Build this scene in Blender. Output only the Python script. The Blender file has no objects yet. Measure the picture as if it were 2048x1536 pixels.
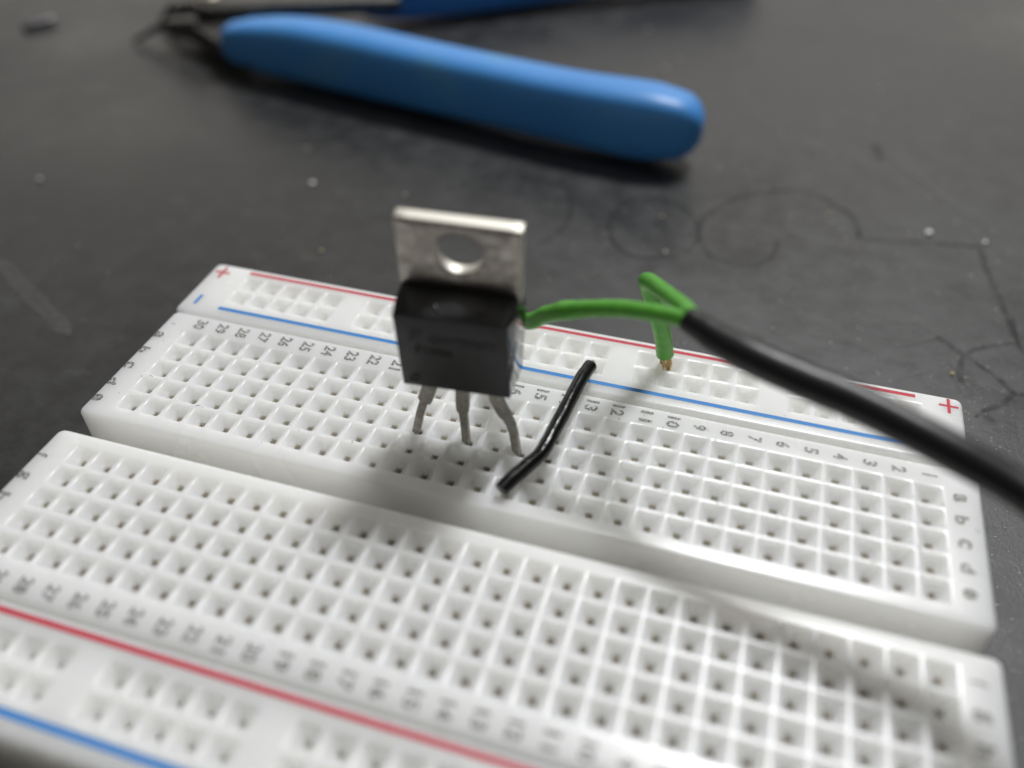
import bpy, bmesh, math, random
from mathutils import Vector, Matrix, Euler, noise
random.seed(7)
sc = bpy.context.scene
COL = sc.collection
sc.unit_settings.scale_length = 0.01          # 1 unit = 1 cm
S = 0.1                                       # all sizes below are written in millimetres
ZT = 8.5                                      # breadboard top above the table

def W(x, y, z):                               # board millimetres (z = 0 on the board top) -> scene units
    return Vector((x*S, y*S, (z+ZT)*S))

# ------------------------------------------------------------------ camera
R = [[0.9559358681738519, 0.2935699241485942, -0.0018208717946690683],
     [0.1959993549368855, -0.6428151989451478, -0.7405220272682206],
     [-0.21856547944043847, 0.7075346773413295, -0.6720296210409722]]
cam = bpy.data.cameras.new('camera')
co = bpy.data.objects.new('camera', cam); COL.objects.link(co)
m = Matrix((( R[0][0], -R[1][0], -R[2][0], 0),
            ( R[0][1], -R[1][1], -R[2][1], 0),
            ( R[0][2], -R[1][2], -R[2][2], 0), (0, 0, 0, 1)))
m.translation = W(53.357730674473686, -47.041442486051004, 57.231436166980615)
co.matrix_world = m
cam.sensor_fit = 'HORIZONTAL'; cam.sensor_width = 36
cam.lens = 36*1713.1085748385594/2048
cam.clip_start = 0.05; cam.clip_end = 3000
cam.dof.use_dof = True
cam.dof.focus_distance = 8.45
cam.dof.aperture_fstop = cam.lens*1e-3/0.27    # entrance pupil 2.7 mm across
sc.camera = co

# ------------------------------------------------------------------ light
sc.view_settings.view_transform = 'Standard'
sc.view_settings.look = 'None'
sc.view_settings.exposure = 0
sc.view_settings.gamma = 1
wd = bpy.data.worlds.new('World'); sc.world = wd; wd.use_nodes = True
bgn = wd.node_tree.nodes['Background']
bgn.inputs[0].default_value = (1.0, 0.97, 0.92, 1); bgn.inputs[1].default_value = 0.10
def area(name, pos, target, sx, sy, power, color):
    l = bpy.data.lights.new(name, 'AREA'); l.shape = 'RECTANGLE'; l.size = sx; l.size_y = sy
    l.energy = power; l.color = color
    o = bpy.data.objects.new(name, l); COL.objects.link(o)
    o.location = pos
    o.rotation_euler = (Vector(target)-Vector(pos)).to_track_quat('-Z', 'Y').to_euler()
    return o
d = Vector((0.16, 0.58, 1)).normalized()
area('ceiling_lamp', W(38, 5, 0)+d*130, W(38, 5, 0), 25, 17, 136000, (0.985, 0.995, 1.0))
area('overhead_fill', W(10, 220, 1500), W(10, 40, 0), 110, 70, 24000, (1.0, 0.96, 0.88))  # added soft fill from above, lifts the shadows
area('far_sheen_fill', W(-900, 2300, 900), W(-20, 60, 0), 480, 100, 155000, (1.0, 0.95, 0.87))  # added wide lamp, gives the bench its warm sheen at the back

# ------------------------------------------------------------------ materials
def mat(name, color, rough=0.5, metal=0.0, spec=0.5, **kw):
    mt = bpy.data.materials.new(name); mt.use_nodes = True
    b = mt.node_tree.nodes['Principled BSDF']
    b.inputs['Base Color'].default_value = (*color, 1)
    b.inputs['Roughness'].default_value = rough
    b.inputs['Metallic'].default_value = metal
    b.inputs['Specular IOR Level'].default_value = spec
    for k, v in kw.items(): b.inputs[k.replace('_', ' ')].default_value = v
    return mt
def nd(mt, t, **kw):
    n = mt.node_tree.nodes.new(t)
    for k, v in kw.items(): setattr(n, k, v)
    return n
def lk(mt, a, b): mt.node_tree.links.new(a, b)
def coords(mt):
    return nd(mt, 'ShaderNodeTexCoord').outputs['Object']
def noise_n(mt, scale, detail=4, rough=0.55, vec=None):
    n = nd(mt, 'ShaderNodeTexNoise')
    n.inputs['Scale'].default_value = scale; n.inputs['Detail'].default_value = detail
    n.inputs['Roughness'].default_value = rough
    lk(mt, vec if vec else coords(mt), n.inputs['Vector'])
    return n
def ramp(mt, src, stops):
    r = nd(mt, 'ShaderNodeValToRGB'); e = r.color_ramp.elements
    while len(e) < len(stops): e.new(0.5)
    for i, (p, c) in enumerate(stops):
        e[i].position = p; e[i].color = (*c, 1) if len(c) == 3 else c
    lk(mt, src, r.inputs['Fac']); return r
def bump(mt, src, strength, dist):
    b = nd(mt, 'ShaderNodeBump'); b.inputs['Strength'].default_value = strength; b.inputs['Distance'].default_value = dist
    lk(mt, src, b.inputs['Height'])
    lk(mt, b.outputs['Normal'], mt.node_tree.nodes['Principled BSDF'].inputs['Normal'])
    return b
def bs(mt, k): return mt.node_tree.nodes['Principled BSDF'].inputs[k]

g3 = lambda v: (v, v, v)
# translucent white moulded plastic
M_white = mat('white_plastic', (0.93, 0.92, 0.88), 0.42, spec=0.5)
bs(M_white, 'Subsurface Weight').default_value = 1.0
bs(M_white, 'Subsurface Radius').default_value = (1.0, 0.95, 0.85)
bs(M_white, 'Subsurface Scale').default_value = 0.62
n = noise_n(M_white, 55, 3); n2 = noise_n(M_white, 1.3, 4)
r = ramp(M_white, n2.outputs['Fac'], [(0.3, g3(0.20)), (0.7, g3(0.30))]); lk(M_white, r.outputs['Color'], bs(M_white, 'Roughness'))
bump(M_white, n.outputs['Fac'], 0.16, 0.006)

def ink(name, color, lo, hi, scale):
    mt = mat(name, color, 0.55, spec=0.3)
    n = noise_n(mt, scale, 5, 0.65)
    r = ramp(mt, n.outputs['Fac'], [(lo, g3(0)), (hi, g3(1))])
    lk(mt, r.outputs['Color'], bs(mt, 'Alpha'))
    return mt
M_red = ink('red_ink', (0.56, 0.035, 0.065), 0.28, 0.40, 60)
M_blue = ink('blue_ink', (0.045, 0.24, 0.62), 0.24, 0.36, 60)
M_gray = ink('grey_ink', (0.075, 0.07, 0.06), 0.43, 0.53, 75)

M_clip = mat('contact_metal', (0.74, 0.70, 0.62), 0.5, metal=0.4)
# black mould compound
M_body = mat('black_epoxy', (0.0065, 0.007, 0.008), 0.42, spec=0.5)
n = noise_n(M_body, 60, 4); bump(M_body, n.outputs['Fac'], 0.12, 0.006)
r = ramp(M_body, noise_n(M_body, 6, 3).outputs['Fac'], [(0.35, g3(0.38)), (0.65, g3(0.50))]); lk(M_body, r.outputs['Color'], bs(M_body, 'Roughness'))
M_side = mat('polished_black_epoxy', (0.012, 0.013, 0.015), 0.12, spec=0.85)
M_mark = mat('laser_marking', (0.004, 0.004, 0.005), 0.3, spec=0.35)
# tinned copper
M_tab = mat('tinned_copper', (0.50, 0.46, 0.41), 0.24, metal=1.0)
n = noise_n(M_tab, 12, 6, 0.65)
r = ramp(M_tab, n.outputs['Fac'], [(0.3, (0.22, 0.195, 0.17)), (0.52, (0.31, 0.285, 0.255)), (0.7, (0.39, 0.37, 0.34))]); lk(M_tab, r.outputs['Color'], bs(M_tab, 'Base Color'))
r = ramp(M_tab, n.outputs['Fac'], [(0.35, g3(0.42)), (0.65, g3(0.28))]); lk(M_tab, r.outputs['Color'], bs(M_tab, 'Roughness'))
bump(M_tab, noise_n(M_tab, 30, 4).outputs['Fac'], 0.15, 0.01)
M_punch_lit = mat('punched_edge_lit', (0.66, 0.64, 0.58), 0.55, metal=1.0)  # paler copy of the tab metal, lamp shine on edges put into colour
M_lead = mat('tinned_lead', (0.42, 0.40, 0.36), 0.42, metal=0.9)
n = noise_n(M_lead, 25, 5)
r = ramp(M_lead, n.outputs['Fac'], [(0.3, (0.30, 0.28, 0.245)), (0.7, (0.46, 0.44, 0.40))]); lk(M_lead, r.outputs['Color'], bs(M_lead, 'Base Color'))
# wires
M_blackwire = mat('black_pvc', (0.003, 0.003, 0.0035), 0.22, spec=0.4)
n = noise_n(M_blackwire, 30, 5); bump(M_blackwire, n.outputs['Fac'], 0.25, 0.010)
M_sheath = mat('black_sheath', (0.006, 0.006, 0.0065), 0.38, spec=0.5)
bump(M_sheath, noise_n(M_sheath, 9, 4).outputs['Fac'], 0.2, 0.012)
M_green = mat('green_pvc', (0.10, 0.39, 0.04), 0.38, spec=0.45)
bs(M_green, 'Subsurface Weight').default_value = 0.25
bs(M_green, 'Subsurface Radius').default_value = (0.4, 1.0, 0.3)
bs(M_green, 'Subsurface Scale').default_value = 0.04
n = noise_n(M_green, 14, 4)
r = ramp(M_green, n.outputs['Fac'], [(0.3, (0.09, 0.345, 0.035)), (0.7, (0.12, 0.42, 0.05))]); lk(M_green, r.outputs['Color'], bs(M_green, 'Base Color'))
bump(M_green, noise_n(M_green, 22, 4).outputs['Fac'], 0.25, 0.01)
M_copper = mat('copper_strand', (0.50, 0.36, 0.18), 0.35, metal=1.0)
M_tinwire = mat('tinned_wire', (0.62, 0.60, 0.55), 0.3, metal=1.0)
# cutter
M_grip = mat('blue_grip', (0.035, 0.20, 0.58), 0.42, spec=0.5)
n = noise_n(M_grip, 0.5, 4)
r = ramp(M_grip, n.outputs['Fac'], [(0.35, (0.055, 0.27, 0.70)), (0.6, (0.07, 0.31, 0.76)), (0.78, (0.12, 0.36, 0.62))]); lk(M_grip, r.outputs['Color'], bs(M_grip, 'Base Color'))
bump(M_grip, noise_n(M_grip, 20, 4).outputs['Fac'], 0.1, 0.01)
M_steel = mat('dark_steel', (0.12, 0.115, 0.105), 0.45, metal=0.8)
n = noise_n(M_steel, 4, 6)
r = ramp(M_steel, n.outputs['Fac'], [(0.3, (0.09, 0.085, 0.08)), (0.7, (0.17, 0.165, 0.155))]); lk(M_steel, r.outputs['Color'], bs(M_steel, 'Base Color'))
M_pivot = mat('brass_rivet', (0.42, 0.39, 0.31), 0.5, metal=1.0)
M_crumb = mat('solder_metal', (0.85, 0.84, 0.82), 0.35, metal=0.6)
M_crumb_y = mat('yellow_chip', (0.55, 0.47, 0.20), 0.4)
M_dust = mat('dust_speck', (0.50, 0.49, 0.46), 0.5)

# black bench top
M_table = mat('black_bench_top', (0.022, 0.022, 0.022), 0.42, spec=0.5)
cv = coords(M_table)
n1 = noise_n(M_table, 0.22, 6, 0.6, cv); n2 = noise_n(M_table, 2.4, 6, 0.7, cv); n3 = noise_n(M_table, 28, 4, 0.7, cv)
mp = nd(M_table, 'ShaderNodeMapping'); mp.inputs['Scale'].default_value = (0.8, 2.2, 1); mp.inputs['Rotation'].default_value = (0, 0, 0.35)
lk(M_table, cv, mp.inputs['Vector'])
n4 = noise_n(M_table, 2.2, 8, 0.75, mp.outputs['Vector'])
def mix(mt, mode, fac, a, b):
    x = nd(mt, 'ShaderNodeMixRGB', blend_type=mode)
    for s_, v in ((x.inputs[0], fac), (x.inputs[1], a), (x.inputs[2], b)):
        if hasattr(v, 'node'): lk(mt, v, s_)
        else: s_.default_value = v if isinstance(v, float) else (*v, 1)
    return x.outputs[0]
c1 = ramp(M_table, n1.outputs['Fac'], [(0.3, (0.012, 0.012, 0.0125)), (0.7, (0.026, 0.026, 0.027))]).outputs['Color']
c2 = ramp(M_table, n2.outputs['Fac'], [(0.42, g3(0)), (0.75, (0.022, 0.022, 0.022))]).outputs['Color']
c4 = ramp(M_table, n4.outputs['Fac'], [(0.57, g3(0)), (0.80, (0.05, 0.05, 0.052))]).outputs['Color']
c3 = ramp(M_table, n3.outputs['Fac'], [(0.62, g3(0)), (0.78, (0.06, 0.06, 0.06))]).outputs['Color']
cc = mix(M_table, 'ADD', 1.0, c1, c2); cc = mix(M_table, 'ADD', 1.0, cc, c4); cc = mix(M_table, 'ADD', 1.0, cc, c3)
lk(M_table, cc, bs(M_table, 'Base Color'))
rr = ramp(M_table, mix(M_table, 'ADD', 0.5, n1.outputs['Fac'], n2.outputs['Fac']), [(0.45, g3(0.24)), (0.95, g3(0.56))])
lk(M_table, rr.outputs['Color'], bs(M_table, 'Roughness'))
bump(M_table, mix(M_table, 'ADD', 0.6, n2.outputs['Fac'], n3.outputs['Fac']), 0.22, 0.02)
M_pen = mat('pen_stain', (0.006, 0.006, 0.006), 0.5, spec=0.35)
n = noise_n(M_pen, 7, 5, 0.7)
r = ramp(M_pen, n.outputs['Fac'], [(0.38, g3(0.03)), (0.62, g3(0.62))]); lk(M_pen, r.outputs['Color'], bs(M_pen, 'Alpha'))
M_scr = mat('scuff_mark', (0.17, 0.17, 0.165), 0.6, spec=0.3)
n = noise_n(M_scr, 10, 5, 0.7)
r = ramp(M_scr, n.outputs['Fac'], [(0.36, g3(0.05)), (0.70, g3(0.5))]); lk(M_scr, r.outputs['Color'], bs(M_scr, 'Alpha'))

# ------------------------------------------------------------------ helpers
def tag(o, label=None, cat=None, group=None, kind=None):
    if label: o['label'] = label
    if cat: o['category'] = cat
    if group: o['group'] = group
    if kind: o['kind'] = kind
    return o
def thing(name, loc, label, cat, group=None):
    o = bpy.data.objects.new(name, None); o.empty_display_size = 0.3
    COL.objects.link(o); o.location = loc
    return tag(o, label, cat, group)
def origin(o):
    v = Vector((0, 0, 0))
    while o: v = v+o.location; o = o.parent
    return v
def obj(name, bm, material, parent=None, smooth=40, loc=None):
    """vertices of bm are in scene coordinates; the object's origin goes to its parent (or to loc)"""
    me = bpy.data.meshes.new(name)
    off = origin(parent) if parent else Vector(loc or (0, 0, 0))
    for v in bm.verts: v.co -= off
    bmesh.ops.recalc_face_normals(bm, faces=bm.faces[:])
    for f in bm.faces: f.smooth = smooth > 0
    bm.to_mesh(me); bm.free()
    if smooth > 0: me.set_sharp_from_angle(angle=math.radians(smooth))
    for mm in (material if isinstance(material, (list, tuple)) else [material]): me.materials.append(mm)
    o = bpy.data.objects.new(name, me); COL.objects.link(o)
    if parent: o.parent = parent
    else: o.location = off
    return o
def flat(name, polys, material, parent):
    bm = bmesh.new()
    for p in polys: bm.faces.new([bm.verts.new(v) for v in p])
    me = bpy.data.meshes.new(name); off = origin(parent)
    for v in bm.verts: v.co -= off
    for f in bm.faces:
        f.normal_update()
        if f.normal.z < 0: f.normal_flip()
    bm.to_mesh(me); bm.free(); me.materials.append(material)
    o = bpy.data.objects.new(name, me); COL.objects.link(o); o.parent = parent
    return o
def catmull(pts, n=8):
    P = [Vector(p) for p in pts]; out = []
    for i in range(len(P)-1):
        a, b = P[i], P[i+1]
        p0 = P[i-1] if i else a*2-b
        p3 = P[i+2] if i+2 < len(P) else b*2-a
        for k in range(n):
            t = k/n; t2, t3 = t*t, t*t*t
            out.append(0.5*((2*a)+(b-p0)*t+(2*p0-5*a+4*b-p3)*t2+(3*a-p0-3*b+p3)*t3))
    out.append(P[-1]); return out
def interp(vals, n=8):
    return [v[0] for v in catmull([(v, 0, 0) for v in vals], n)]
def tube(bm, path, radii, seg=16, cap='round', wob=0.0, shape=None, hollow=0.0):
    """sweep along path (scene units); radii scalar or list; shape(angle)->(u,v) unit cross section"""
    n = len(path)
    if not isinstance(radii, (list, tuple)): radii = [radii]*n
    T = [((path[min(i+1, n-1)]-path[max(i-1, 0)]).normalized()) for i in range(n)]
    up = Vector((0, 0, 1))
    if abs(T[0].dot(up)) > 0.95: up = Vector((0, 1, 0))
    nrm = (up-T[0]*up.dot(T[0])).normalized()
    rings = []
    def ring(c, t, nn, rad):
        b = t.cross(nn); vs = []
        for k in range(seg):
            a = 2*math.pi*k/seg
            u, v = shape(a) if shape else (math.cos(a), math.sin(a))
            p = c+(b*u+nn*v)*rad
            if wob: p += (b*u+nn*v)*rad*wob*noise.noise(p*14)
            vs.append(bm.verts.new(p))
        return vs
    frames = []
    for i in range(n):
        nrm = (nrm-T[i]*nrm.dot(T[i])).normalized(); frames.append(nrm.copy())
    def capn(i, sgn):
        rs = []
        for k in range(1, 4):
            f = k/4*math.pi/2
            rs.append(ring(path[i]+T[i]*sgn*radii[i]*math.sin(f)*(1 if cap == 'round' else 0.10), T[i], frames[i],
                           radii[i]*(math.cos(f) if cap == 'round' else 1-0.12*(1-math.cos(f)))))
        return rs
    allr = []
    if cap: allr += list(reversed(capn(0, -1)))
    for i in range(n): allr.append(ring(path[i], T[i], frames[i], radii[i]))
    if cap: allr += capn(n-1, 1)
    for a, b in zip(allr, allr[1:]):
        for k in range(seg):
            bm.faces.new((a[k], a[(k+1) % seg], b[(k+1) % seg], b[k]))
    for rg in (allr[0], allr[-1]):
        bm.faces.new(rg)
def box(bm, lo, hi, mtx=None):
    vs = []
    for x in (lo[0], hi[0]):
        for y in (lo[1], hi[1]):
            for z in (lo[2], hi[2]):
                v = Vector((x, y, z)); vs.append(bm.verts.new(mtx @ v if mtx else v))
    for f in ((0, 1, 3, 2), (4, 6, 7, 5), (0, 4, 5, 1), (2, 3, 7, 6), (0, 2, 6, 4), (1, 5, 7, 3)):
        bm.faces.new([vs[i] for i in f])
def prism(bm, outline, y0, y1, mtx):
    """outline in (x,z) extruded along y, mtx maps to scene"""
    a = [bm.verts.new(mtx @ Vector((x, y0, z))) for x, z in outline]
    b = [bm.verts.new(mtx @ Vector((x, y1, z))) for x, z in outline]
    n = len(a)
    bm.faces.new(a); bm.faces.new(b[::-1])
    for i in range(n): bm.faces.new((a[i], b[i], b[(i+1) % n], a[(i+1) % n]))
def bevel(bm, w, seg=2, angle=30):
    es = [e for e in bm.edges if len(e.link_faces) == 2 and e.calc_face_angle(0) > math.radians(angle)]
    bmesh.ops.bevel(bm, geom=es, offset=w, segments=seg, affect='EDGES', profile=0.5, clamp_overlap=True)

# ------------------------------------------------------------------ table top
bm = bmesh.new()
box(bm, (-60, -45, -2.5), (75, 130, 0.0))
table = obj('table_top', bm, M_table, None, 0)
tag(table, 'black scuffed bench top with grey dust and dark pen marks', None, None, 'structure')
table.pop('category', None)

def strip(name, pts, w, material, z=0.004, jit=0.15, taper=True):
    P = [Vector((x*S, y*S, z)) for x, y in pts]
    P = catmull(P, 6); n = len(P); polys = []; L = []
    for i, p in enumerate(P):
        t = (P[min(i+1, n-1)]-P[max(i-1, 0)]).normalized(); s = Vector((-t.y, t.x, 0))
        ww = w*S*0.5*(1+jit*3*noise.noise(p*3.1))
        if taper and i in (0, n-1): ww *= 0.35
        L.append((p+s*ww, p-s*ww))
    for a, b in zip(L, L[1:]): polys.append((a[0], a[1], b[1], b[0]))
    return flat(name, polys, material, table)
RING1 = [(9.1, 61.8), (11.2, 62.8), (13.3, 66.3), (17.2, 68.5), (20.9, 69.3), (25.6, 67.8), (27.7, 65.7), (28.7, 62.6), (29.4, 57.7), (28.4, 53.2), (26.8, 50.9)]
RING2 = [(35.8, 63.6), (35.1, 60.7), (35.8, 57.0), (37.7, 53.3), (40.8, 51.8), (44.5, 52.8), (46.8, 54.5), (47.9, 57.6), (47.9, 60.7), (47.1, 63.1), (45.4, 65.9), (42.7, 67.8), (39.9, 68.0), (37.4, 66.3), (35.8, 63.6)]
RING3 = [(47.8, 60.7), (48.0, 64.0), (50.7, 69.5), (54.0, 73.4), (58.3, 75.8), (62.4, 76.3), (65.8, 74.1), (68.5, 71.5), (69.5, 67.3), (70.1, 65.6), (74.7, 66.2), (79.0, 67.1), (84.5, 67.8), (85.5, 68.5)]
LINE4 = [(85.5, 68.5), (85.8, 65.5), (86.2, 60.5), (86.9, 55.9), (87.6, 50.2), (88.4, 44.9)]
RING3B = [(47.8, 60.7), (48.4, 58.4), (50.5, 54.8), (53.7, 54.0), (56.1, 54.2), (58.3, 57.2), (58.8, 62.1)]
z = 0.004
for k, (pts, w) in enumerate([(RING1, 0.55), (RING2, 0.6), (RING3, 0.85), (LINE4, 0.8), (RING3B, 0.55),
                 ([(71.8, 96.1), (72.5, 92.9), (72.8, 90.5)], 1.3),
                 ([(78.5, 45.5), (79.9, 44.3), (81.7, 42.6), (82.7, 41.7), (85.0, 39.5), (86.6, 37.2), (88.1, 37.4)], 0.7),
                 ([(81.7, 42.6), (83.1, 44.2), (85.1, 45.5), (87.9, 46.9)], 0.6),
                 ([(88.0, 52.5), (88.0, 48.6), (88.1, 45.5)], 0.6), ([(81.7, 42.6), (81.0, 39.7), (81.0, 37.1)], 0.7),
                 ([(86.6, 37.2), (84.9, 34.8), (83.1, 33.2), (82.0, 31.8)], 0.65), ([(82.9, 32.4), (83.5, 32.0), (83.9, 31.7)], 0.9)]):
    strip('pen_mark', pts, w, M_pen, z=0.004+0.0004*k)
for k, (pts, w) in enumerate([([(73.6, 91.6), (76.0, 89.1), (79.2, 84.7), (81.6, 80.3), (83.7, 77.5), (85.8, 75.8)], 1.3),
                 ([(72.7, 46.8), (74.5, 47.1), (77.1, 47.7)], 0.35), ([(73.4, 45.4), (75.8, 45.8), (77.1, 45.9)], 0.3),
                 ([(-42.1, 25.8), (-32.6, 20.4), (-22.2, 14.9)], 2.0)]):
    strip('scuff_mark', pts, w, M_scr, z=0.010+0.0004*k)

for k in range(46):
    x, y = random.gauss(76, 22), random.gauss(60, 30)
    if (-6 < x < 80 and y < 27) or not (-40 < x < 135): continue
    a = random.gauss(0.2, 0.9); l = random.uniform(2, 9); b_ = random.gauss(0, .25)
    strip('scratch', [(x, y), (x+l*.5*math.cos(a), y+l*.5*math.sin(a)), (x+l*math.cos(a+b_), y+l*math.sin(a+b_))], random.uniform(0.12, 0.30), M_scr, z=0.0122+0.0002*k)

# ------------------------------------------------------------------ breadboard
P = 2.54
board = thing('breadboard', W(37, -4, -8.5), 'white solderless breadboard with numbered rows and red and blue rail lines', 'breadboard')

def rrect(x0, y0, x1, y1, rad, n=4):
    out = []
    for cx, cy, a0 in ((x1-rad, y1-rad, 0), (x0+rad, y1-rad, 90), (x0+rad, y0+rad, 180), (x1-rad, y0+rad, 270)):
        for k in range(n+1):
            a = math.radians(a0+90*k/n); out.append((cx+rad*math.cos(a), cy+rad*math.sin(a)))
    return out
RINGS = [(1.14, -0.012), (1.05, -0.07), (0.98, -0.20), (0.84, -0.48), (0.64, -0.72), (0.40, -0.86), (0.36, -0.92), (0.36, -4.6)]
def ring8(h, c, cx, cy, z):
    q = h-c
    return [(cx+a, cy+b, z) for a, b in ((h, -q), (h, q), (q, h), (-q, h), (-h, q), (-h, -q), (-q, -h), (q, -h))]
holes = []
def block(name, x0, x1, y0, y1, gx, gy, nx, ny, missing=(), rot=0.0, re=0.42, wy=P):
    """gx,gy = centre of the first hole"""
    piv = Vector((gx, gy+0.5*P*(ny-1), 0))
    rm = Matrix.Rotation(rot, 3, 'Z')
    def T(x, y, z):
        v = rm @ (Vector((x, y, z))-piv)+piv
        return W(v.x, v.y, v.z)
    bm = bmesh.new()
    g = {}
    for i in range(nx+1):
        for j in range(ny+1):
            g[i, j] = bm.verts.new(T(gx+(i-.5)*P, gy+(j-.5)*P, 0))
    for i in range(nx):
        for j in range(ny):
            c4 = [g[i+1, j], g[i+1, j+1], g[i, j+1], g[i, j]]       # SE NE NW SW
            if i in missing:
                bm.faces.new(c4); continue
            cx, cy = gx+i*P, gy+j*P
            hv = T(cx, cy, 0); holes.append((cx, cy, hv))
            prev = None
            for h, zz in RINGS:
                rg = [bm.verts.new(T(*p)) for p in ring8(h, h*(0.14+0.16*min(1, -zz/1.0)) if zz > -1.05 else h*0.22, cx, cy, zz)]
                if prev is None:
                    for k in range(4):
                        a, b = rg[2*k], rg[2*k+1]
                        bm.faces.new((c4[k], c4[(k+1) % 4], b, a))
                        bm.faces.new((c4[(k+1) % 4], rg[(2*k+2) % 8], b))
                else:
                    for k in range(8):
                        bm.faces.new((prev[k], prev[(k+1) % 8], rg[(k+1) % 8], rg[k]))
                prev = rg
            bm.faces.new(prev)
    # rounded outer edge
    loops = []
    nst = 5
    for k in range(nst+1):
        a = math.pi/2*k/nst
        ins = re*(1-math.sin(a)); zz = -re*(1-math.cos(a))
        rad = 0.75-ins*0.9
        loops.append([bm.verts.new(T(*p, zz)) for p in rrect(x0+ins, y0+ins, x1-ins, y1-ins, rad)])
    loops.append([bm.verts.new(T(*p, -8.45)) for p in rrect(x0, y0, x1, y1, 0.75)])
    for a, b in zip(loops, loops[1:]):
        for k in range(len(a)):
            bm.faces.new((a[k], a[(k+1) % len(a)], b[(k+1) % len(a)], b[k]))
    bm.faces.new(loops[-1])
    top = loops[0]                       # NE, NW, SW, SE corners of five verts each
    mid = [2, 7, 12, 17]
    seq = lambda a, b: [top[k % 20] for k in range(a, b+1)]
    bm.faces.new(seq(2, 7)+[g[i, ny] for i in range(0, nx+1)])                    # north
    bm.faces.new(seq(7, 12)+[g[0, j] for j in range(0, ny+1)])                    # west
    bm.faces.new(seq(12, 17)+[g[i, 0] for i in range(nx, -1, -1)])                # south
    bm.faces.new(seq(17, 22)+[g[nx, j] for j in range(ny, -1, -1)])               # east
    return obj(name, bm, M_white, board, 66), T

far_block, Tf = block('terminal_strip', -4.2, 78.0, -2.75, 14.0, 0, 0, 30, 5)
near_block, Tn = block('terminal_strip', -4.2, 78.0, -22.0, -5.0, 0, -17.78, 30, 5)
GAPS = (5, 11, 17, 23)
far_rail, Tfr = block('power_rail', -4.65, 77.4, 14.12, 23.6, 1.27, 18.1, 29, 2, GAPS, rot=0.0045, re=0.5)
near_rail, Tnr = block('power_rail', -4.4, 78.0, -31.5, -22.12, 1.27, -27.79, 29, 2, GAPS, re=0.6)
bm = bmesh.new(); box(bm, W(-3.9, -5.0+0.01, -8.4), W(77.7, -2.76, -6.2))
obj('centre_channel', bm, M_white, board, 0)

# spring contacts inside the holes: one joined part
bm = bmesh.new()
for cx, cy, hv in holes:
    o = hv; zc = -1.75 if (cy > 15 or cy < -23) else -1.12
    for dx, dy in ((0, 1), (0, -1), (1, 0), (-1, 0)):
        t = 0.03
        a, b = 0.355, 0.325
        if dy: lo = (-0.35, min(dy*a, dy*b), -4.4); hi = (0.35, max(dy*a, dy*b), zc)
        else: lo = (min(dx*a, dx*b), -0.34, -4.4); hi = (max(dx*a, dx*b), 0.34, zc-0.04)
        box(bm, o+Vector(lo)*S, o+Vector(hi)*S)
    box(bm, o+Vector((-0.34, -0.34, -4.5))*S, o+Vector((0.34, 0.34, -4.41))*S)
clips = obj('contact_clips', bm, M_clip, board, 0); clips['kind'] = 'stuff'

# fine dark grime and fibres on the board and in the wells
bm = bmesh.new()
for _ in range(150):
    x = random.uniform(-4, 77.5); y = random.choice((random.uniform(-2, 23), random.uniform(-2, 23), random.uniform(-30, -6)))
    if -5.6 < y < -2.2 or 13.4 < y < 14.8: continue
    fx = (x/P+0.5) % 1; fy = (y/P+0.5) % 1
    a = random.random()*6.3; l = random.choice((0.05, 0.06, 0.08, 0.10, 0.25)); w = 0.035
    if -1.3 < x < 75 and (-1.3 < y < 11.5) and (0.09 < fx < 0.91): y = round((y-1.27)/P)*P+1.27+random.uniform(-.1, .1)
    if 16.7 < y < 22: continue
    if -30 < y < -22.3: continue
    if -19.2 < y < -6.2 and -1.3 < x < 75: y = -20.65+random.uniform(-1, 1)
    c, s_ = math.cos(a), math.sin(a)
    pts = [W(x+u*c-v*s_, y+u*s_+v*c, 0.03) for u, v in ((-l, -w), (l, -w*.6), (l*.9, w), (-l*.8, w*.7))]
    vs = [bm.verts.new(p) for p in pts]; tp = bm.verts.new(W(x, y, 0.08))
    for k in range(4): bm.faces.new((vs[k], vs[(k+1) % 4], tp))
    bm.faces.new(vs[::-1])
M_grime = mat('grime', (0.10, 0.085, 0.07), 0.7)
gr = obj('grime_specks', bm, M_grime, board, 0); gr['kind'] = 'stuff'

# printed lines
def line(name, T, a, b, w, material, parent, z=0.025, n=60):
    polys = []
    a = Vector(a); b = Vector(b); dvec = (b-a); s = Vector((-dvec.y, dvec.x)).normalized()*w*0.5
    for i in range(n):
        p, q = a+dvec*i/n, a+dvec*(i+1)/n
        polys.append((T(p.x+s.x, p.y+s.y, z), T(p.x-s.x, p.y-s.y, z), T(q.x-s.x, q.y-s.y, z), T(q.x+s.x, q.y+s.y, z)))
    return flat(name, polys, material, parent)
WW = lambda x, y, z: W(x, y, z)
line('red_line', WW, (0.07, 22.60), (72.96, 23.0), 0.46, M_red, far_rail)
line('blue_line', WW, (0.11, 15.70), (72.9, 16.02), 0.50, M_blue, far_rail)
line('red_line', WW, (0.1, -23.0), (73.2, -23.0), 0.50, M_red, near_rail)
line('blue_line', WW, (0.1, -29.85), (73.2, -29.85), 0.60, M_blue, near_rail)
def cross(x, y, parent, l=2.1, w=0.30, m=M_red):
    bmv = []
    h = w/2
    pts = [(-h, -l/2), (h, -l/2), (h, -h), (l/2*0.85, -h), (l/2*0.85, h), (h, h), (h, l/2), (-h, l/2), (-h, h), (-l/2*0.85, h), (-l/2*0.85, -h), (-h, -h)]
    flat('plus_sign', [[W(x+a, y+b, 0.025) for a, b in pts]], m, parent)
def dash(x, y, parent):
    flat('minus_sign', [[W(x+a, y+b, 0.025) for a, b in ((-.18, -.85), (.18, -.85), (.18, .85), (-.18, .85))]], M_blue, parent)
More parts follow.
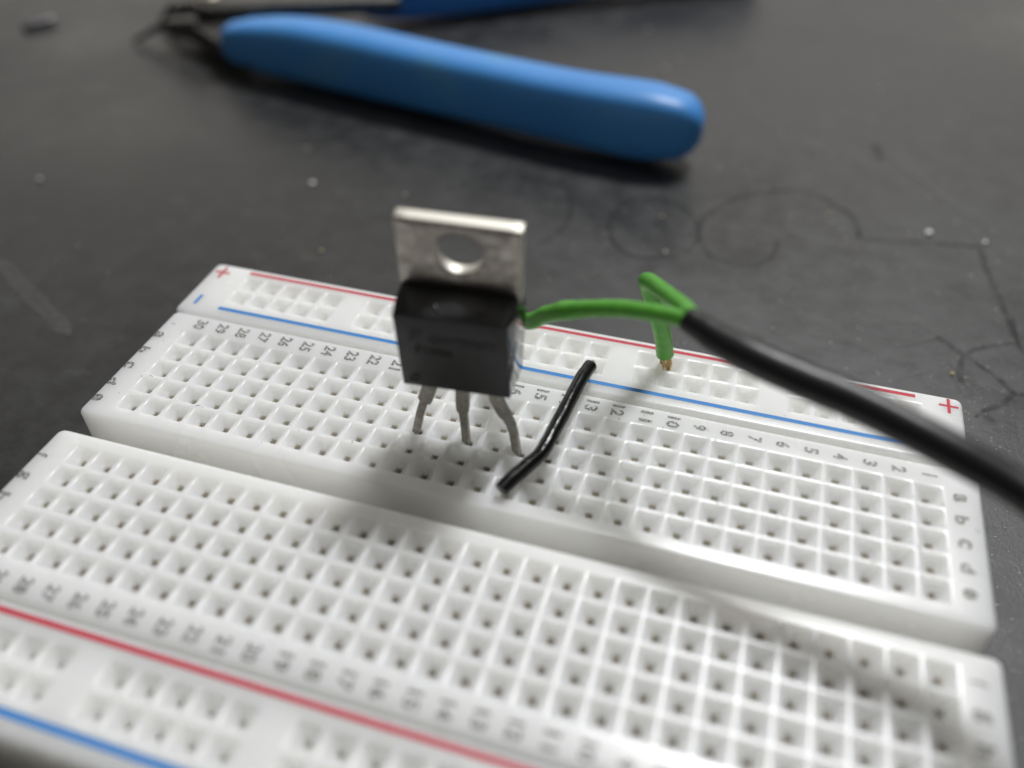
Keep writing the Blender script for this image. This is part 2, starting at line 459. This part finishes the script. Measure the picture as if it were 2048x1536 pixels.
cross(-3.05, 21.85, far_rail); cross(76.0, 22.45, far_rail); dash(-2.92, 16.5, far_rail); dash(75.9, 16.9, far_rail)
cross(-3.05, -23.6, near_rail); cross(76.0, -23.6, near_rail); dash(-3.0, -29.2, near_rail); dash(75.9, -29.2, near_rail)

# printed numbers and letters
glyph_cache = {}
def text_polys(s, height, width):
    key = (s, height, width)
    if key in glyph_cache: return glyph_cache[key]
    cu = bpy.data.curves.new('t', 'FONT'); cu.body = s; cu.size = 1; cu.resolution_u = 3
    cu.offset = 0.035
    o = bpy.data.objects.new('t', cu); COL.objects.link(o)
    me = bpy.data.meshes.new_from_object(o.evaluated_get(bpy.context.evaluated_depsgraph_get()))
    bpy.data.objects.remove(o); bpy.data.curves.remove(cu)
    xs = [v.co.x for v in me.vertices]; ys = [v.co.y for v in me.vertices]
    x0, x1, y0, y1 = min(xs), max(xs), min(ys), max(ys)
    sy = height/(y1-y0) if height else None
    sx = (width/(x1-x0)) if width else sy
    if len(s) == 1 and width and (x1-x0) < 0.4: sx = sy*0.75
    polys = [[((me.vertices[i].co.x-(x0+x1)/2)*sx, (me.vertices[i].co.y-(y0+y1)/2)*sy) for i in p.vertices] for p in me.polygons]
    bpy.data.meshes.remove(me)
    glyph_cache[key] = polys; return polys
def label_text(name, s, x, y, parent, height=1.28, width=1.45):
    x += random.uniform(-.05, .05); y += random.uniform(-.05, .05)
    polys = [[W(x+v, y-u, 0.025) for u, v in p] for p in text_polys(s, height, width)]
    if s == '11':                                  # two strokes that do not touch: one object each
        for sg in (1, -1):
            flat('printed_digit', [p for p in polys if sg*(sum(v.y for v in p)/len(p)-y*S) > 0], M_gray, parent)
    else: flat(name, polys, M_gray, parent)
for i in range(30):
    s = str(30-i); w = 1.5 if len(s) == 2 else 0.72
    label_text('printed_number', s, i*P-0.15+(0.25 if i > 18 else 0), 12.5, far_block, 1.28, w)
    label_text('printed_number', s, i*P-0.35, -20.65, near_block, 1.2, w*0.98)
for k, ch in enumerate('abcde'):
    label_text('printed_letter', ch, -3.5, 10.16-k*P-0.5, far_block, 1.1, 1.0)
    label_text('printed_letter', ch, 76.17, 10.16-k*P+0.3, far_block, 1.1, 1.0)
for k, ch in enumerate('fghij'):
    label_text('printed_letter', ch, -3.4, -7.62-k*P-0.88, near_block, 1.25 if ch in 'fgj' else 1.2, 0.95)
    label_text('printed_letter', ch, 76.2, -7.62-k*P, near_block, 1.2, 0.95)

# ------------------------------------------------------------------ transistor
qt = (0.13, 0.033, 0.123)
TM = Matrix.Translation(W(32.74, 3.45, 7.1)) @ Euler(qt, 'XYZ').to_matrix().to_4x4() @ Matrix.Scale(S, 4)
tr = thing('power_transistor', W(33, 5.2, -0.5), 'black three legged power transistor with tinned metal tab standing upright in the breadboard', 'transistor')
bm = bmesh.new()
hs = []
# body rings from the front face back: (y, z-bottom, z-top, half width bottom, half width mid, half width top)
V = lambda x, y, z: bm.verts.new(TM @ Vector((x, y, z)))
A, B = V(-4.70, 0, 0.0), V(4.70, 0, 0.0)
Cc, D = V(-4.95, 0.10, 8.35), V(4.46, 0.10, 8.5)
Ee, F = V(-3.55, 0.12, 8.42), V(3.95, 0.12, 8.5)
G, H = V(-4.85, 2.95, 9.2), V(4.68, 2.95, 9.2)
I0, I1 = V(-4.85, 1.9, -0.2), V(4.9, 1.9, -0.2)
J0, J1 = V(-5.15, 1.9, 8.3), V(4.92, 1.9, 8.25)
K0, K1 = V(-5.0, 4.35, -0.7), V(5.08, 4.35, -0.7)
L0, L1 = V(-5.3, 4.35, 7.4), V(5.3, 4.35, 7.4)
N0, N1 = V(-4.8, 4.35, 9.2), V(4.7, 4.35, 9.2)
faces = [(A, B, D, F, Ee, Cc), (Ee, F, H, G), (Cc, Ee, G, J0), (D, J1, H, F), (A, I0, I1, B), (I0, K0, K1, I1),
         (A, Cc, J0, I0), (B, I1, J1, D), (I0, J0, L0, K0), (I1, K1, L1, J1), (J0, G, N0, L0), (J1, L1, N1, H), (G, H, N1, N0), (K0, L0, N0, N1, L1, K1)]
for f in faces: bm.faces.new(f)
bmesh.ops.recalc_face_normals(bm, faces=bm.faces[:])
bevel(bm, 0.012, 2, 12)
# polished side faces
bm.faces.ensure_lookup_table()
xa = (TM.to_3x3() @ Vector((1, 0, 0))).normalized()
for f in bm.faces:
    if abs(f.normal.dot(xa)) > 0.93: f.material_index = 1
body = obj('body', bm, [M_body, M_side], tr, 25)
# mould mark on the sloped top
def disc(name, c, ax, ay, rx, ry, material, parent, n=28, lift=0.02):
    nrm = ax.cross(ay).normalized()
    vs = [TM @ (c+ax*rx*math.cos(2*math.pi*k/n)+ay*ry*math.sin(2*math.pi*k/n)+nrm*lift) for k in range(n)]
    bm = bmesh.new(); vv = [bm.verts.new(v) for v in vs]
    inner = [bm.verts.new(TM @ (c+ax*rx*.86*math.cos(2*math.pi*k/n)+ay*ry*.86*math.sin(2*math.pi*k/n)-nrm*0.06)) for k in range(n)]
    for k in range(n): bm.faces.new((vv[k], vv[(k+1) % n], inner[(k+1) % n], inner[k]))
    bm.faces.new(inner)
    return obj(name, bm, material, parent, 30)
sl = Vector((0, 2.83, 0.74)).normalized()
M_dot = mat('polished_mould_mark', (0.035, 0.035, 0.035), 0.25, spec=0.7)
disc('mould_mark', Vector((0.3, 1.45, 8.80)), Vector((1, 0, 0)), sl, 2.1, 1.0, M_dot, body, lift=0.10)
disc('mould_mark', Vector((-3.6, 0.03, 1.05)), Vector((1, 0, 0.12)), Vector((0, 0.02, 1)), 0.42, 0.36, M_mark, body, lift=0.07)
# faint marking
def mark(s, x, z, h, w):
    polys = [[TM @ Vector((x+u+w/2, 0.012*(z+v)-0.03, z+v)) for u, v in p] for p in text_polys(s, h, w)]
    flat('printed_mark', polys, M_mark, body)
mark('GNW9P06P3', -2.15, 6.15, 0.95, 5.6)
mark('F1MM', -3.3, 4.65, 0.90, 3.1)
logo = [(-3.75, 4.5), (-3.45, 4.5), (-3.35, 5.0), (-2.95, 5.05), (-2.9, 5.25), (-3.3, 5.2), (-3.2, 5.5), (-2.65, 5.55), (-2.6, 5.8), (-3.5, 5.75)]
flat('printed_mark', [[TM @ Vector((x, 0.012*(zz+1.2)-0.03, zz+1.2)) for x, zz in logo]], M_mark, body)
# metal tab with a hole
bm = bmesh.new()
yt0, yt1 = 3.1, 4.38
hc = Vector((0.05, 0, 12.75)); hr = 1.95; n = 48
zt, zb, hw = 15.8, 7.6, 4.98
def edge_pt(a):
    c, s = math.cos(a), math.sin(a)
    t = min(hw/abs(c) if abs(c) > 1e-9 else 1e9, ((zt-hc.z) if s > 0 else (hc.z-zb))/abs(s) if abs(s) > 1e-9 else 1e9)
    return c*t, hc.z+s*t
angs = sorted([2*math.pi*k/n for k in range(n)]+[math.atan2(zt-hc.z, hw), math.pi-math.atan2(zt-hc.z, hw), math.pi+math.atan2(hc.z-zb, hw), 2*math.pi-math.atan2(hc.z-zb, hw)])
R4 = []
for y, bev in ((yt0, 1), (yt1, 1)):
    inn, out = [], []
    for a in angs:
        inn.append(bm.verts.new(TM @ Vector((hr*math.cos(a), y, hc.z+hr*math.sin(a)))))
        ex, ez = edge_pt(a); out.append(bm.verts.new(TM @ Vector((ex, y, ez))))
    R4.append((inn, out))
nn = len(angs)
for k in range(nn):
    q = (k+1) % nn
    for inn, out in R4: bm.faces.new((inn[k], inn[q], out[q], out[k]))
    bm.faces.new((R4[0][0][k], R4[0][0][q], R4[1][0][q], R4[1][0][k]))
    bm.faces.new((R4[0][1][k], R4[0][1][q], R4[1][1][q], R4[1][1][k]))
bmesh.ops.recalc_face_normals(bm, faces=bm.faces[:])
bevel(bm, 0.016, 2, 50)
ya = (TM.to_3x3() @ Vector((0, 1, 0))).normalized()
for f in bm.faces:
    if abs(f.normal.dot(ya)) < 0.3: f.material_index = 1
obj('metal_tab', bm, [M_tab, M_punch_lit], tr, 35)
# leads: a wide shoulder under the body, then a narrow bent pin
def lead(pts, widths, th=0.5):
    """pts in board mm: centre line, widths in mm (across the board's x)"""
    bm = bmesh.new(); prev = None; ringsv = []
    for i, (p, w) in enumerate(zip(pts, widths)):
        p = Vector(p); a = Vector(pts[max(i-1, 0)]); b = Vector(pts[min(i+1, len(pts)-1)])
        t = (b-a).normalized(); s = Vector((0, 1, 0)); wv = t.cross(s).normalized()
        nrm = wv.cross(t).normalized()
        rg = [p+wv*w/2*u+nrm*th/2*v for u, v in ((-1, -1), (1, -1), (1, 1), (-1, 1))]
        ringsv.append([bm.verts.new(W(*q)) for q in rg])
    for a, b in zip(ringsv, ringsv[1:]):
        for k in range(4): bm.faces.new((a[k], a[(k+1) % 4], b[(k+1) % 4], b[k]))
    bm.faces.new(ringsv[0]); bm.faces.new(ringsv[-1][::-1])
    bmesh.ops.recalc_face_normals(bm, faces=bm.faces[:])
    bevel(bm, 0.005, 1, 40)
    return obj('lead', bm, M_lead, tr, 30)
def mm(lx, ly, lz):
    v = TM @ Vector((lx, ly, lz)); return (v.x/S, v.y/S, v.z/S-ZT)
t0 = mm(-2.75, 2.6, 0.6); t1 = mm(-0.1, 2.6, 0.6); t2 = mm(2.55, 2.6, 0.6)
lead([t0, (29.35, 5.5, 5.0), (28.98, 5.4, 3.8), (28.82, 5.37, 3.36), (28.76, 5.36, 3.22), (28.72, 5.35, 3.16), (28.28, 5.25, 1.6), (27.73, 5.15, -0.8), (27.9, 5.08, -3.5)],
     [1.38, 1.38, 1.38, 1.36, 1.15, 0.80, 0.77, 0.75, 0.68])
lead([t1, (32.47, 5.6, 5.0), (32.46, 5.45, 3.5), (32.48, 5.4, 3.0), (32.50, 5.38, 2.8), (32.51, 5.37, 2.74), (32.60, 5.3, 1.6), (32.72, 5.2, -0.5), (33.02, 5.08, -3.5)],
     [1.26, 1.26, 1.26, 1.16, 1.02, 0.80, 0.77, 0.75, 0.68])
lead([t2, (35.75, 5.4, 5.2), (36.2, 5.35, 4.2), (36.55, 5.3, 3.65), (36.68, 5.3, 3.48), (36.75, 5.3, 3.36), (37.08, 5.3, 2.65), (37.35, 5.28, 1.6), (37.52, 5.25, 0.4), (37.68, 5.2, -0.8), (38.0, 5.08, -3.5)],
     [1.34, 1.30, 1.26, 1.22, 1.10, 0.98, 0.88, 0.82, 0.80, 0.78, 0.70])

# ------------------------------------------------------------------ black jumper wire
jw = thing('jumper_wire', W(38.1, 0, 0), 'short black bent jumper wire lying across the breadboard beside the transistor', 'wire')
jp = [(38.12, -0.80, 0.75), (38.35, -0.25, 0.88), (38.85, 0.75, 1.05), (39.74, 2.37, 1.25), (40.32, 3.62, 1.4), (40.62, 5.09, 1.55), (40.85, 7.23, 1.65), (41.13, 9.98, 1.72), (41.41, 13.07, 1.75), (41.66, 15.04, 1.7), (41.86, 16.35, 1.55)]
bm = bmesh.new(); tube(bm, catmull([W(*p) for p in jp], 6), 0.069, 20, 'flat', 0.06)
obj('insulation', bm, M_blackwire, jw, 50)
bm = bmesh.new(); tube(bm, catmull([W(38.5, 0.05, 0.92), W(38.22, -0.45, 0.72), W(38.12, -0.2, 0.1), W(38.1, 0, -1.6), W(38.1, 0, -3)], 5), 0.032, 10, 'flat')
obj('bare_end', bm, M_tinwire, jw, 50)
bm = bmesh.new(); tube(bm, catmull([W(41.8, 15.9, 1.6), W(41.88, 16.7, 1.45), W(41.92, 17.6, 0.9), W(41.94, 18.0, -0.4), W(41.94, 18.1, -3)], 5), 0.032, 10, 'flat')
obj('bare_end', bm, M_tinwire, jw, 50)

# ------------------------------------------------------------------ sheathed cable with two green wires
cb = thing('sheathed_cable', W(49.4, 20.5, 0), 'black sheathed cable with two green wires plugged into the far rail', 'cable')
cp = [(50.9, 7.35, 16.15), (52.2, 6.6, 16.1), (53.59, 5.73, 16.0), (55.94, 4.5, 16.0), (59.66, 3.2, 15.82), (63.76, 2.08, 15.54), (69.16, -0.04, 15.1), (74.48, -2.16, 14.28), (77.2, -4.9, 14.1), (78.8, -9, 13.6), (79.4, -14, 12.7), (80.5, -22, 10.3), (83, -32, 6), (88, -44, -0.5), (96, -56, -6.2), (112, -70, -7.1)]  # unseen end past the board is bent to shade its right corner
cr = interp([1.02, 1.12, 1.25, 1.34]+[1.37]*(len(cp)-4), 6)
bm = bmesh.new(); tube(bm, catmull([W(*p) for p in cp], 6), [r_*S for r_ in cr], 28, 'flat', 0.03)
obj('sheath', bm, M_sheath, cb, 50)
gp = [(48.62, 20.75, 1.25), (48.52, 20.6, 1.9), (48.15, 19.9, 4.2), (47.55, 19.1, 6.8), (46.75, 18.5, 9.6), (46.25, 17.9, 11.3), (46.35, 16.9, 12.4), (47.2, 15.27, 13.25), (49.05, 11.71, 14.8), (50.35, 9.3, 15.8), (51.0, 7.9, 16.25), (52.4, 6.6, 16.2), (54, 5.6, 16.1)]
bm = bmesh.new(); tube(bm, catmull([W(*p) for p in gp], 8), [0.089 - 0.017*min(1, i/64) for i in range(8*12+1)], 20, 'flat', 0.05)
gw = obj('green_wire', bm, M_green, cb, 50)
g2 = [(53.5, 5.5, 15.75), (51.9, 6.6, 15.85), (50.74, 7.58, 15.89), (48.23, 8.19, 15.56), (45.74, 8.74, 15.02), (43.19, 9.24, 14.14), (41.6, 9.62, 13.4), (40.49, 9.96, 12.8), (39.5, 10.32, 12.1), (38.54, 10.76, 11.3), (36.97, 11.53, 9.64), (35.2, 13.4, 8.2), (33.3, 16.8, 5.8), (32.0, 19.8, 3.2), (31.8, 20.6, 1.4)]
g2r = interp([0.70, 0.70, 0.70, 0.72, 0.74, 0.75, 0.78, 0.86, 0.77, 0.76, 0.76, 0.78, 0.8, 0.8, 0.8], 8)
bm = bmesh.new(); tube(bm, catmull([W(*p) for p in g2], 8), [r_*S for r_ in g2r], 20, 'flat', 0.05)
gw2 = obj('green_wire', bm, M_green, cb, 50)
for base, tip, par in (((48.62, 20.75, 1.3), (49.35, 20.6, -3), gw), ((31.8, 20.6, 1.5), (31.75, 20.64, -3), gw2)):
    bm = bmesh.new()
    for k in range(7):
        a = k*2*math.pi/7; r0 = 0.0 if k == 6 else 0.26
        o1 = Vector((math.cos(a)*r0, math.sin(a)*r0, 0.3))*(1 if k == 6 else random.uniform(0.9, 1.6))
        b_ = Vector(base)+o1; t_ = Vector(tip)+o1*0.6
        midp = b_.lerp(t_, 0.35)+Vector((random.uniform(-.28, .28), random.uniform(-.16, .16), 0))
        tube(bm, catmull([W(*b_), W(*midp), W(*b_.lerp(t_, 0.6)), W(*t_)], 4), 0.0115, 6, None)
    obj('bare_end', bm, M_copper, par, 50)

# ------------------------------------------------------------------ wire cutter
wc = thing('wire_cutter', W(-50, 98, -8.5), 'blue handled wire cutter with dark steel jaws lying behind the breadboard', 'cutter')
def sup(e, ax, az):
    def f(a):
        c, s = math.cos(a), math.sin(a)
        return (math.copysign(abs(c)**(2/e), c)*ax, math.copysign(abs(s)**(2/e), s)*az)
    return f
def grip(pts, rads):
    bm = bmesh.new()
    tube(bm, catmull([W(*p) for p in pts], 8), [r_*S for r_ in interp(rads, 8)], 32, 'round', 0.0, sup(3.3, 0.92, 1.02))
    return obj('grip', bm, M_grip, wc, 60)
grip([(-42.94, 92.68, -3.10), (-39.39, 92.59, -3.00), (-30.00, 91.99, -2.70), (-17.04, 89.76, -2.60), (-3.57, 86.92, -2.50), (10.78, 84.28, -2.40), (24.23, 81.85, -2.40), (35.73, 80.53, -2.40), (40.30, 80.32, -2.40)],
     [3.6, 4.3, 5.1, 5.35, 5.2, 5.05, 5.15, 5.4, 4.9])
grip([(-29.72, 122.76, -3.10), (-25.66, 125.10, -3.00), (-16.53, 131.61, -2.70), (-6.38, 139.33, -2.60), (5.81, 148.17, -2.50), (17.99, 156.30, -2.40), (29.16, 163.91, -2.40), (38.30, 170.00, -2.40), (42.36, 172.64, -2.40)],
     [3.8, 4.4, 5.1, 5.3, 5.2, 5.05, 5.15, 5.4, 4.9])
def plate(outline, z0, z1, bev, name, material):
    bm = bmesh.new()
    a = [bm.verts.new(W(x, y, z0+dz)) for x, y, dz in outline]; b = [bm.verts.new(W(x, y, z1+dz)) for x, y, dz in outline]
    n = len(a)
    bm.faces.new(a); bm.faces.new(b[::-1])
    for i in range(n): bm.faces.new((a[i], b[i], b[(i+1) % n], a[(i+1) % n]))
    bmesh.ops.recalc_face_normals(bm, faces=bm.faces[:])
    bevel(bm, bev, 2, 40)
    return obj(name, bm, material, wc, 40)
# half with the near handle, and half with the far handle
plate([(-38, 93.0, 0), (-39, 88.6, 0), (-46, 91.3, 0), (-54, 96.3, 0), (-60, 99.0, 0), (-63.5, 103.5, 0), (-61.5, 108.5, 0), (-56.5, 110, 0), (-51, 105.0, 0), (-45, 97.5, 0)], -6.6, -3.2, 0.05, 'handle_shank', M_steel)
plate([(-22, 119.5, 0), (-20, 115.8, 0), (-30, 111.2, 0), (-42, 106.0, 0), (-54, 100.2, 0), (-60.5, 102, 0), (-62.5, 107.5, 0), (-58, 112.5, 0), (-50, 113.0, 0), (-35, 114.5, 0)], -3.15, -0.4, 0.05, 'handle_shank', M_steel)
def jaw(pts, ws, hs):
    bm = bmesh.new(); rs = []
    for i, (p, w, h) in enumerate(zip(pts, ws, hs)):
        p = Vector(p); a = Vector(pts[max(i-1, 0)]); b = Vector(pts[min(i+1, len(pts)-1)])
        t = (b-a); t.z = 0; t.normalize(); s = Vector((-t.y, t.x, 0))
        rs.append([bm.verts.new(W(*(p+s*w/2*u+Vector((0, 0, h/2*v))))) for u, v in ((-1, -1), (1, -1), (1, 1), (-1, 1))])
    for a, b in zip(rs, rs[1:]):
        for k in range(4): bm.faces.new((a[k], a[(k+1) % 4], b[(k+1) % 4], b[k]))
    bm.faces.new(rs[0]); bm.faces.new(rs[-1][::-1])
    bmesh.ops.recalc_face_normals(bm, faces=bm.faces[:])
    bevel(bm, 0.03, 2, 30)
    return obj('cutting_jaw', bm, M_steel, wc, 40)
jaw([(-56, 99.2, -3.9), (-60.0, 97.6, -3.6), (-62.6, 98.7, -3.8), (-65.0, 99.0, -4.6), (-68.4, 98.5, -6.3), (-71.7, 98.1, -8.0)], [5, 3.4, 2.2, 1.4, 1.0, 0.7], [4.2, 3.0, 2.0, 1.5, 1.2, 0.8])
jaw([(-59.5, 103.0, -2.6), (-64.0, 105.6, -3.0), (-66.8, 107.0, -4.0), (-69.8, 108.0, -5.8), (-72.4, 108.4, -7.8)], [6.5, 4.2, 2.4, 1.5, 0.7], [4.2, 3.6, 2.4, 1.6, 0.8])
bm = bmesh.new()
prof = [(0, 0.9), (1.2, 0.85), (2.0, 0.6), (2.3, 0.2), (2.3, -1.5)]
pc = Vector((-56.6, 105.4, -0.3)); rs = []
for r_, zz in prof[1:]:
    rs.append([bm.verts.new(W(pc.x+r_*math.cos(2*math.pi*k/28), pc.y+r_*math.sin(2*math.pi*k/28), pc.z+zz)) for k in range(28)])
for a, b in zip(rs, rs[1:]):
    for k in range(28): bm.faces.new((a[k], a[(k+1) % 28], b[(k+1) % 28], b[k]))
bm.faces.new(rs[0]); bm.faces.new(rs[-1][::-1])
obj('pivot_rivet', bm, M_pivot, wc, 40)

# ------------------------------------------------------------------ scraps on the bench
M_offcut = mat('dull_grey_metal', (0.16, 0.155, 0.165), 0.35, metal=0.8)
bm = bmesh.new()
tube(bm, catmull([W(-98.5, 97.8, -7.75), W(-97.0, 99.8, -7.7), W(-95.3, 103.2, -7.7)], 4), 0.07, 12, 'flat', 0.15)
tag(obj('wire_offcut', bm, M_offcut, None, 40, loc=W(-97, 100, -8.5)), 'small dull grey wire offcut lying alone left of the cutter jaws', 'offcut')
def crumb(x, y, size, material, label):
    bm = bmesh.new(); bmesh.ops.create_icosphere(bm, subdivisions=2, radius=1)
    sx, sy, sz = size*random.uniform(.8, 1.2), size*random.uniform(.6, 1.0), size*random.uniform(.45, .7)
    seed = random.random()*50
    for v in bm.verts:
        k = 1+0.35*noise.noise(v.co*1.4+Vector((seed, 0, 0)))
        v.co = Vector((v.co.x*sx*k*S, v.co.y*sy*k*S, max(v.co.z, -0.75)*sz*k*S))
    zmin = min(v.co.z for v in bm.verts)
    for v in bm.verts: v.co += Vector((x*S, y*S, -zmin))
    o = obj('solder_crumb', bm, material, None, 20, loc=(x*S, y*S, 0))
    return tag(o, label, 'crumb', 'crumbs of solder on the bench')
CR = [(79.0, 69.5, 0.62, M_crumb, 'brightest silver solder crumb on the bench, beside the straight pen line right of centre'),
      (86.4, 69.3, 0.36, M_crumb, 'small silver crumb at the corner where two pen lines meet at right'),
      (27.0, 135.4, 0.45, M_dust, 'pale crumb farthest back, above the blue handle'),
      (33.8, 116.2, 0.42, M_dust, 'pale crumb just behind the blue handle end, nearest it of a short row'),
      (35.5, 122.6, 0.30, M_dust, 'middle pale crumb of a short row behind the blue handle end'),
      (34.0, 128.1, 0.33, M_dust, 'upper pale crumb of a short row behind the blue handle end'),
      (-51.9, 45.8, 0.36, M_crumb, 'lone silver crumb at the left side of the bench'),
      (-10.9, 57.1, 0.42, M_crumb, 'pale crumb on the bench left of the transistor tab'),
      (-16.7, 66.8, 0.33, M_dust, 'dull crumb in front of the shadow of the blue handle'),
      (44.2, 54.0, 0.27, M_crumb, 'tiny silver crumb above the green wire, inside the pen circle edge'),
      (4.2, 57.8, 0.33, M_dust, 'dull crumb beside the top left corner of the metal tab'),
      (73.0, 118.5, 0.34, M_dust, 'pale crumb at the upper right of the bench'),
      (42.3, 62.9, 0.26, M_crumb_y, 'yellow chip inside the middle pen circle'),
      (65.2, 70.6, 0.24, M_crumb_y, 'yellow chip inside the right pen arc'),
      (-1.1, 40.5, 0.24, M_crumb_y, 'yellow chip behind the breadboard, left of the transistor'),
      (80.1, 38.6, 0.22, M_crumb_y, 'yellow chip behind the right corner of the breadboard'),
      (59.6, 41.1, 0.20, M_crumb, 'tiny silver crumb above the black cable')]
for c_ in CR: crumb(*c_)
# fine dust: nobody could count it
bm = bmesh.new()
def speck(x, y, s):
    a = random.random()*6.3; pts = []
    k = random.choice((3, 4, 5))
    e = random.uniform(1, 2.2)
    top = bm.verts.new(Vector((x*S, y*S, s*S*0.7)))
    for i in range(k):
        b = a+i*2*math.pi/k; r_ = s*random.uniform(.6, 1.1)
        pts.append(bm.verts.new(Vector(((x+r_*e*math.cos(b))*S, (y+r_*math.sin(b))*S, 0.002))))
    for i in range(k): bm.faces.new((pts[i], pts[(i+1) % k], top))
    bm.faces.new(pts[::-1])
def free(x, y): return not (-6 < x < 79.5 and -33 < y < 25.5)
for _ in range(900):
    x = random.gauss(70, 28); y = random.gauss(55, 38)
    if free(x, y) and -60 < x < 140: speck(x, y, abs(random.gauss(0.05, 0.05))+0.03)
for _ in range(500):
    x = 79.5+abs(random.gauss(0, 5)); y = random.uniform(-22, 45)
    speck(x, y, abs(random.gauss(0.03, 0.03))+0.025)
for _ in range(350):
    x = random.uniform(-120, 40); y = random.uniform(20, 160)
    if free(x, y): speck(x, y, abs(random.gauss(0.04, 0.05))+0.03)
tag(obj('dust', bm, M_dust, None, 0), 'fine pale dust scattered over the black bench top', None, None, 'stuff')
